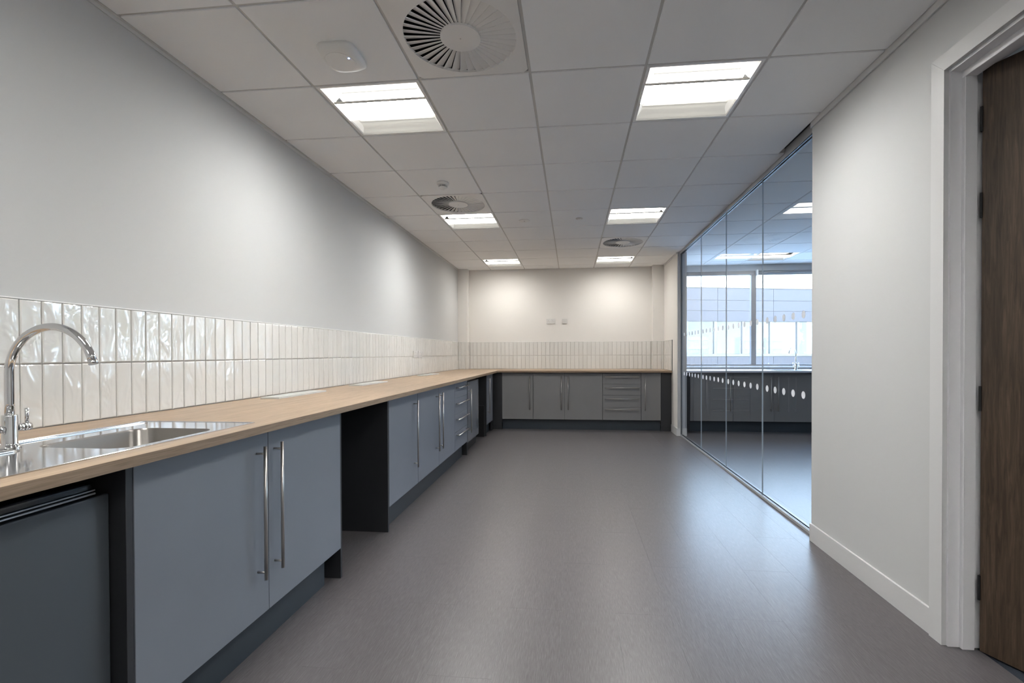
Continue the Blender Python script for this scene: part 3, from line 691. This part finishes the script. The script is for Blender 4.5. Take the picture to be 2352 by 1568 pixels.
# worktop
WZ = 0.9446; W0 = 0.9155; XF = 0.81; YF = YB - 0.81
t = thing('worktop', 'light oak laminate L shaped worktop along the left and back walls', 'worktop', (0.4, 4.0, W0))
SX0, SX1, SY0, SY1 = 0.262, 0.712, 0.78, 1.720
bm = bmesh.new(); xs, ys = (0.010, SX0, SX1, XF-0.0012), (0.15, SY0, SY1, YF)
gv = {(i, j, k): bm.verts.new((xs[i], ys[j], (W0, WZ)[k])) for i in range(4) for j in range(4) for k in range(2)}
for i in range(3):
    for j in range(3):
        if (i, j) == (1, 1): continue
        for k in range(2): bm.faces.new([gv[a] for a in ((i, j, k), (i+1, j, k), (i+1, j+1, k), (i, j+1, k))])
for a, b in [((i, 0), (i+1, 0)) for i in range(3)] + [((i, 3), (i+1, 3)) for i in range(3)] + [((0, j), (0, j+1)) for j in range(3)] + [((3, j), (3, j+1)) for j in range(3)] + [((1, 1), (2, 1)), ((1, 2), (2, 2)), ((1, 1), (1, 2)), ((2, 1), (2, 2))]:
    bm.faces.new([gv[(*a, 0)], gv[(*b, 0)], gv[(*b, 1)], gv[(*a, 1)]])
part('long_section', bm, M_OAKY, t)
part('edge_band', B(XF-0.001, XF, 0.15, YF, W0, WZ-0.0002), M_EDGEY, t)
part('edge_band', B(XF+0.0002, XR-0.0105, YF-0.0006, YF+0.0004, W0, WZ-0.0002), M_EDGEX, t)
bm = BB((0.010, XR-0.0105, YF+0.0006, YB-0.010, W0, WZ)); part('short_section', bm, M_OAKX, t)

# sink
t = thing('sink', 'stainless steel inset sink with drainer at the near end of the oak worktop', 'sink', (0.49, 1.24, WZ))
zs_ = WZ + 0.0015
bm = bmesh.new()
hx0, hx1, hy0, hy1 = 0.392, 0.696, 1.218, 1.580
def rrect(x0, x1, y0, y1, r, z, n=6):
    out = []
    for (cx, cyv, a0) in ((x1-r, y1-r, 0), (x0+r, y1-r, PI/2), (x0+r, y0+r, PI), (x1-r, y0+r, 1.5*PI)):
        for k in range(n+1):
            a = a0 + PI/2*k/n; out.append((cx + r*math.cos(a), cyv + r*math.sin(a), z))
    return out
inner = rrect(hx0, hx1, hy0, hy1, 0.055, zs_)
OX0, OX1, OY0, OY1 = 0.370, 0.712, 1.200, 1.600
mxp, myp = (hx0+hx1)/2, (hy0+hy1)/2
outer = []
for x, y, z in inner:
    dx, dy = x-mxp, y-myp
    q = min(((OX1-mxp)/dx if dx > 0 else (OX0-mxp)/dx) if abs(dx) > 1e-9 else 1e9, ((OY1-myp)/dy if dy > 0 else (OY0-myp)/dy) if abs(dy) > 1e-9 else 1e9)
    outer.append((mxp+dx*q, myp+dy*q, zs_))
vi = [bm.verts.new(p) for p in inner]; vo = [bm.verts.new(p) for p in outer]; n_ = len(vi)
for k in range(n_): bm.faces.new((vi[k], vi[(k+1)%n_], vo[(k+1)%n_], vo[k]))
corners = [(OX1, OY1), (OX0, OY1), (OX0, OY0), (OX1, OY0)]
for ci, c in enumerate(corners):       # close the four corner triangles left by the projection
    cand = sorted(range(n_), key=lambda k: (outer[k][0]-c[0])**2 + (outer[k][1]-c[1])**2)
    onx = [k for k in cand if abs(outer[k][0]-c[0]) < 1e-6]; ony = [k for k in cand if abs(outer[k][1]-c[1]) < 1e-6]
    if onx and ony and onx[0] != ony[0]:
        v = bm.verts.new((c[0], c[1], zs_)); bm.faces.new((v, vo[onx[0]], vo[ony[0]]))
PX0, PX1, PY0, PY1 = 0.247, 0.728, 0.755, 1.738
def quad(x0, x1, y0, y1, z):
    vs = [bm.verts.new(p) for p in ((x0,y0,z),(x1,y0,z),(x1,y1,z),(x0,y1,z))]; bm.faces.new(vs)
quad(PX0+0.004, OX0, OY0, OY1, zs_); quad(OX1, PX1-0.004, OY0, OY1, zs_); quad(PX0+0.004, PX1-0.004, OY1, PY1-0.004, zs_); quad(PX0+0.004, PX1-0.004, PY0+0.004, OY0, zs_)
part('deck', bm, M_SINK, t)
part('rim', BB((PX0, PX0+0.006, PY0, PY1, WZ+0.0002, WZ+0.0035), (PX1-0.006, PX1, PY0, PY1, WZ+0.0002, WZ+0.0035), (PX0+0.006, PX1-0.006, PY0, PY0+0.006, WZ+0.0002, WZ+0.0035), (PX0+0.006, PX1-0.006, PY1-0.006, PY1, WZ+0.0002, WZ+0.0035), bev=0.0009), M_SINK, t)
bm = bmesh.new()
loft(bm, [rrect(hx0, hx1, hy0, hy1, 0.055, zs_), rrect(hx0+0.004, hx1-0.004, hy0+0.004, hy1-0.004, 0.052, zs_-0.006), rrect(hx0+0.010, hx1-0.010, hy0+0.010, hy1-0.010, 0.05, zs_-0.145), rrect(hx0+0.035, hx1-0.035, hy0+0.035, hy1-0.035, 0.05, zs_-0.170)])
part('bowl', bm, M_BOWL, t)
bm = bmesh.new(); lathe(bm, [(0.0, zs_-0.1685), (0.034, zs_-0.1685), (0.038, zs_-0.1665), (0.042, zs_-0.1695)], mxp, myp, 24); part('drain', bm, M_CHROME, t)
for xx, y0, y1, rr in ((0.428, 0.80, 1.168, 0.0065), (0.278, 0.79, 1.70, 0.0035), (0.300, 0.79, 1.70, 0.0030)):
    bm = bmesh.new(); tube(bm, [(xx, y0, zs_+0.0002), (xx, y0+0.02, zs_+rr*0.4), (xx, y1-0.02, zs_+rr*0.4), (xx, y1, zs_+0.0002)], [rr*0.3, rr, rr, rr*0.3], 12); part('bead', bm, M_SINK, t)

# taps
def make_tap(label, base, spin, swing):
    x, y, z = base
    t = thing('mixer_tap', label, 'tap', base)
    bm = bmesh.new(); lathe(bm, [(0.0, 0.0002), (0.024, 0.0002), (0.0245, 0.004), (0.0185, 0.010), (0.0175, 0.014), (0.0175, 0.094), (0.0165, 0.0965), (0.0, 0.0965)], 0, 0, 28)
    b = put('body', mk(bm, 'body'), M_CHROME, t)
    pts = [(0, 0, 0.0968), (0, 0, 0.13), (0, 0, 0.18)]
    R_ = 0.138; cz = 0.2135
    for k in range(0, 33):
        a = PI - (PI - math.radians(17)) * k/32
        pts.append((R_ + R_*math.cos(a), 0, cz + R_*math.sin(a)))
    bm = bmesh.new(); tube(bm, pts, 0.0108, 16); s = put('spout', mk(bm, 'spout'), M_CHROME, t); s.rotation_euler = (0, 0, swing)
    e1 = Vector(pts[-1]); e0 = Vector(pts[-2]); dv = (e1-e0).normalized()
    bm = bmesh.new(); tube(bm, [e1+dv*0.0002, e1+dv*0.010], 0.0118, 16); q = put('aerator', mk(bm, 'aerator'), M_CHROME, s)
    for sg in (-1, 1):
        bm = bmesh.new(); tube(bm, [(0, sg*0.0178, 0.057), (0, sg*0.034, 0.057), (0, sg*0.0345, 0.057), (0, sg*0.035, 0.057), (0, sg*0.050, 0.057)], [0.0105, 0.0112, 0.0095, 0.0122, 0.0122], 16)
        hnd = put('handle', mk(bm, 'handle'), M_CHROME, t)
        bm = bmesh.new(); tube(bm, [(0, sg*0.043, 0.0685), (0, sg*0.043, 0.112)], [0.0045, 0.0058], 12); put('lever', mk(bm, 'lever'), M_CHROME, hnd)
    t.rotation_euler = (0, 0, spin)
    return t
make_tap('chrome swan neck mixer tap with twin levers at the sink on the oak worktop', (0.352, 1.202, zs_), 0.0, 0.0)

# flat plates on the worktop against the tiled wall
for y0, y1, lb in ((2.672, 3.225, 'nearest flat pale grey plate lying on the oak worktop by the tiled wall'), (3.812, 4.365, 'middle flat pale grey plate lying on the oak worktop by the tiled wall'), (5.575, 6.125, 'farthest flat pale grey plate lying on the oak worktop, below the wall sockets')):
    t = thing('vent_plate', lb, 'plate', (0.15, (y0+y1)/2, WZ), 'flat plates along the back of the worktop')
    part('base_frame', B(0.090, 0.212, y0, y1, WZ+0.0003, WZ+0.006, 0.001), M_GRID, t)
    part('cover', B(0.0915, 0.2105, y0+0.0015, y1-0.0015, WZ+0.0063, WZ+0.0105, 0.0012), M_PLATE, t)

# sockets
def socket(label, run, s0, s1, z0, z1, d, gangs):
    t = thing('wall_socket', label, 'socket', run.pt((s0+s1)/2, d, (z0+z1)/2))
    pl = part('plate', run.box(s0, s1, d+0.0003, d+0.011, z0, z1, 0.002), M_SOCK, t)
    g = (s1-s0)/gangs
    for k in range(gangs):
        c = s0 + g*(k+0.5); hh = (z1-z0)
        for ds, dz, ww, h2 in ((0, 0.1, 0.0035, 0.008), (-0.013, -0.16, 0.006, 0.004), (0.013, -0.16, 0.006, 0.004)):
            part('pin_slot', run.box(c+ds-ww/2-0.004, c+ds+ww/2-0.004, d+0.0112, d+0.0117, z0+hh*(0.5+dz)-h2/2, z0+hh*(0.5+dz)+h2/2), M_BLACK, pl)
        part('rocker_switch', run.box(c+0.022, c+0.030, d+0.0112, d+0.0145, z1-0.026, z1-0.012, 0.001), M_WHITE, pl)
    return t
socket('white double socket above the tiles on the back wall', RB, 1.545, 1.697, 1.733, 1.820, 0.0, 2)
t = thing('wall_outlet', 'white square single outlet right of the double socket on the back wall', 'outlet', RB.pt(1.861, 0, 1.776))
pl = part('plate', RB.box(1.818, 1.904, 0.0003, 0.011, 1.733, 1.820, 0.002), M_SOCK, t)
part('module', RB.box(1.838, 1.884, 0.0112, 0.0135, 1.752, 1.801, 0.001), M_SOCK, pl)
part('port', BB(RB.raw(1.843, 1.858, 0.0136, 0.0140, 1.768, 1.784), RB.raw(1.864, 1.879, 0.0136, 0.0140, 1.768, 1.784)), M_GRID, pl)
socket('white double socket on the left tiled wall, nearer of the pair', RL, 5.672, 5.822, 1.168, 1.253, 0.0105, 2)
socket('white double socket on the left tiled wall, farther of the pair', RL, 5.856, 5.994, 1.168, 1.253, 0.0105, 2)

# ------------------------------------------------------------------ room behind the glass
YA = 7.450
RBx = Run('B')
panel(RB, 'dark filler at the left end of the cupboards behind the glass', 3.662, 3.800, 0.700, 0.716, 0.0005, 0.9145, name='filler_panel')
panel(RB, 'narrow grey filler left of the first cupboard behind the glass', 3.802, 3.847, 0.714, 0.730, 0.15, 0.9145, M_DOOR_DAYBLUE, name='filler_strip') if False else None
base_unit(RB, 'leftmost single door cupboard under the window behind the glass', 3.802, 4.4405, [(3.803, 3.8475, None), (3.849, 4.440, 4.392)])
base_unit(RB, 'double door cupboard under the window behind the glass, below its tap', 4.442, 5.640, [(4.443, 5.040, 4.988), (5.040, 5.639, 5.092)], sink=True)
base_unit(RB, 'double door cupboard farthest right behind the glass', 5.6415, 6.840, [(5.6425, 6.240, 6.19), (6.240, 6.839, 6.29)])
base_unit(RB, 'end cupboard far to the right in the room behind the glass', 6.8415, 8.04, [(6.8425, 7.44, 7.39), (7.44, 8.039, 7.49)])
plinth(RB, 'dark plinth under the cupboards behind the glass', 3.663, 8.04, 0.66)
tw = thing('white_worktop', 'pale stone worktop under the window in the room behind the glass', 'worktop', (6.0, 7.8, W0))
part('slab', BB((3.661, 5.08, YF, YB-0.001, W0, WZ), (5.08, 5.40, YF, 7.50, W0, WZ), (5.08, 5.40, 7.80, YB-0.001, W0, WZ), (5.40, 8.10, YF, YB-0.001, W0, WZ)), M_STONE, tw)
ts = thing('sink', 'small stainless sink let into the pale worktop behind the glass', 'sink', (5.24, 7.65, WZ))
part('rim', BB((5.06, 5.09, 7.48, 7.82, WZ+0.0003, WZ+0.003), (5.39, 5.52, 7.48, 7.82, WZ+0.0003, WZ+0.003), (5.09, 5.39, 7.48, 7.51, WZ+0.0003, WZ+0.003), (5.09, 5.39, 7.79, 7.82, WZ+0.0003, WZ+0.003)), M_SINK, ts)
bm = bmesh.new(); loft(bm, [rrect(5.088, 5.392, 7.508, 7.792, 0.04, WZ+0.0025), rrect(5.092, 5.388, 7.512, 7.788, 0.04, WZ-0.15), rrect(5.12, 5.36, 7.54, 7.76, 0.04, WZ-0.165)]); part('bowl', bm, M_BOWL, ts)
make_tap('chrome swan neck mixer tap behind the glass, in front of the window', (5.470, 7.700, WZ+0.003), -PI/2, -PI/4)
t = thing('roller_blind', 'rolled up grey roller blind at the top right of the window behind the glass', 'blind', (5.7, YB-0.03, 2.55))
bm = bmesh.new(); tube(bm, [(5.07, YB-0.033, 2.553), (6.28, YB-0.033, 2.553)], 0.026, 16); part('roll', bm, M_ALUW, t)
part('bracket', BB((5.045, 5.066, YB-0.062, YB-0.0005, 2.50, 2.595), (6.284, 6.30, YB-0.062, YB-0.0005, 2.52, 2.595)), M_WHITE, t)
part('hem_bar', B(5.07, 6.28, YB-0.010, YB-0.002, 2.512, 2.526), M_ALUL, t)

# ------------------------------------------------------------------ outside
gz = -0.6
solo('ground', B(-60, 110, YB+0.32, 120, gz-0.2, gz), M_GROUND, 'pale paved ground outside the windows', 'ground', (0, 30, gz-0.2))
FP = Vector((12.108, 28.0, 0)); FD = Vector((0.974, 0.2265, 0)).normalized(); FN = Vector((FD.y, -FD.x, 0))   # FN points towards our window
def fbox(bm, s0, s1, d0, d1, z0, z1):
    ps = []
    for z in (z0, z1):
        for s, d in ((s0, d0), (s1, d0), (s1, d1), (s0, d1)):
            p = FP + FD*s + FN*d; ps.append(bm.verts.new((p.x, p.y, z)))
    for f in ((3,2,1,0),(4,5,6,7),(0,1,5,4),(1,2,6,5),(2,3,7,6),(3,0,4,7)): bm.faces.new([ps[i] for i in f])
def FB(*a):
    bm = bmesh.new(); fbox(bm, *a); return bm
ob = thing('office_building', 'pale panelled office building with a band of windows seen across the yard', 'building', (FP.x, FP.y, gz))
S0, S1 = -22.3, 10.0
part('core', FB(S0, S1, -9.0, -8.0, gz+0.001, 4.9), M_INT, ob)
part('roof', FB(S0, S1, -9.0, -0.30, 4.70, 4.88), M_CLAD, ob)
part('floor_plate', FB(S0, S1, -8.0, -0.30, gz+0.001, 1.0), M_INT, ob)
part('backing', BB() if False else FB(S0, S1, -0.30, -0.06, 3.0, 4.90), M_CLADW, ob)
part('lower_backing', FB(S0, S1, -0.30, -0.06, gz+0.001, 1.10), M_CLADW, ob)
part('coping', FB(S0, S1, -0.35, 0.03, 4.905, 4.95), M_CLADW, ob)
s = -22.3
pn = 3.44; s = 1.53 - pn*6
g = 0.018
while s < S1 - 0.1:
    e = min(s+pn, S1)
    for z0, z1 in ((3.02, 3.61), (3.61, 4.21), (4.21, 4.90), (gz+0.002, 0.54), (0.54, 1.0)):
        part('cladding_panel', FB(max(s, S0)+g/2, e-g/2, -0.058, 0.0, z0+g/2, z1-g/2), M_CLAD, ob)
    s = e
k = 0; m0 = -0.31 - 1.715*12
while True:
    s = m0 + 1.715*k; k += 1
    if s > S1 - 0.2: break
    if s < S0 + 0.1: continue
    part('mullion', FB(s-0.08, s+0.08, -0.16, -0.02, 1.16, 2.995), M_CLADW, ob)
    if s + 1.715 < S1: part('pane', FB(s+0.085, s+1.63, -0.10, -0.09, 1.16, 2.995), M_GLASSW, ob)
part('window_sill', FB(S0, S1, -0.16, 0.02, 1.02, 1.155), M_CLADW, ob)
for s0, s1, z1, lb in ((-3.65, -2.15, 2.16, 'left'), (-0.18, 1.30, 2.14, 'middle'), (1.48, 2.5, 2.10, 'right')):  # blocks and strips stand in for parked cars reflected in the panes
    part('car_reflection_block', FB(s0, s1, -1.1, -0.6, 1.001, z1), M_GREYB, ob)
    part('car_reflection_strip', FB(s0, s1, -0.6, -0.5, z1-0.20, z1-0.12), M_CLADW, ob)
    part('car_reflection_strip', FB(s0, s1, -0.6, -0.45, 1.45, 1.53), M_CLADW, ob)
def tree(label, x, y, h, r, seed):
    rnd = random.Random(seed)
    t = thing('tree', label, 'tree', (x, y, gz), 'trees beside the office building')
    bm = bmesh.new(); tube(bm, [(x, y, gz+0.001), (x+0.1, y, gz+h*0.3), (x, y+0.1, gz+h*0.6)], [0.22, 0.17, 0.08], 10); part('trunk', bm, M_BARK, t)
    bm = bmesh.new()
    blobs = [(x + rnd.uniform(-1,1)*r*0.55, y + rnd.uniform(-1,1)*r*0.55, gz + h*rnd.uniform(0.2, 0.82), r*rnd.uniform(0.35, 0.6)) for _ in range(16)]
    for bx, by, bz, br in blobs:
        for _ in range(150):
            d = Vector((rnd.gauss(0,1), rnd.gauss(0,1), rnd.gauss(0,1))).normalized(); p = Vector((bx, by, bz)) + d*br*rnd.uniform(0.7, 1.0)
            u = d.orthogonal().normalized(); u.rotate(Matrix.Rotation(rnd.uniform(0, 6.28), 3, d)); vv = d.cross(u); sz = rnd.uniform(0.12, 0.26)
            bm.faces.new([bm.verts.new(p + u*sz), bm.verts.new(p + vv*sz*0.6), bm.verts.new(p - u*sz), bm.verts.new(p - vv*sz*0.6)])
    o = part('foliage', bm, M_LEAF, t); o['kind'] = 'stuff'
for i_, (tx, ty, th, tr, lb) in enumerate(((24.6, 34.0, 7.5, 2.1, 'bushy green tree at the right end of the office building, nearest its wall'), (25.6, 28.6, 7.0, 2.1, 'bushy green tree right of the office building, second from its wall'), (27.8, 24.0, 6.5, 2.1, 'bushy green tree right of the office building, third from its wall'), (22.9, 24.4, 5.0, 1.7, 'low bushy tree in front of the taller trees beside the office building'))):
    tree(lb, tx, ty, th, tr, i_+1)
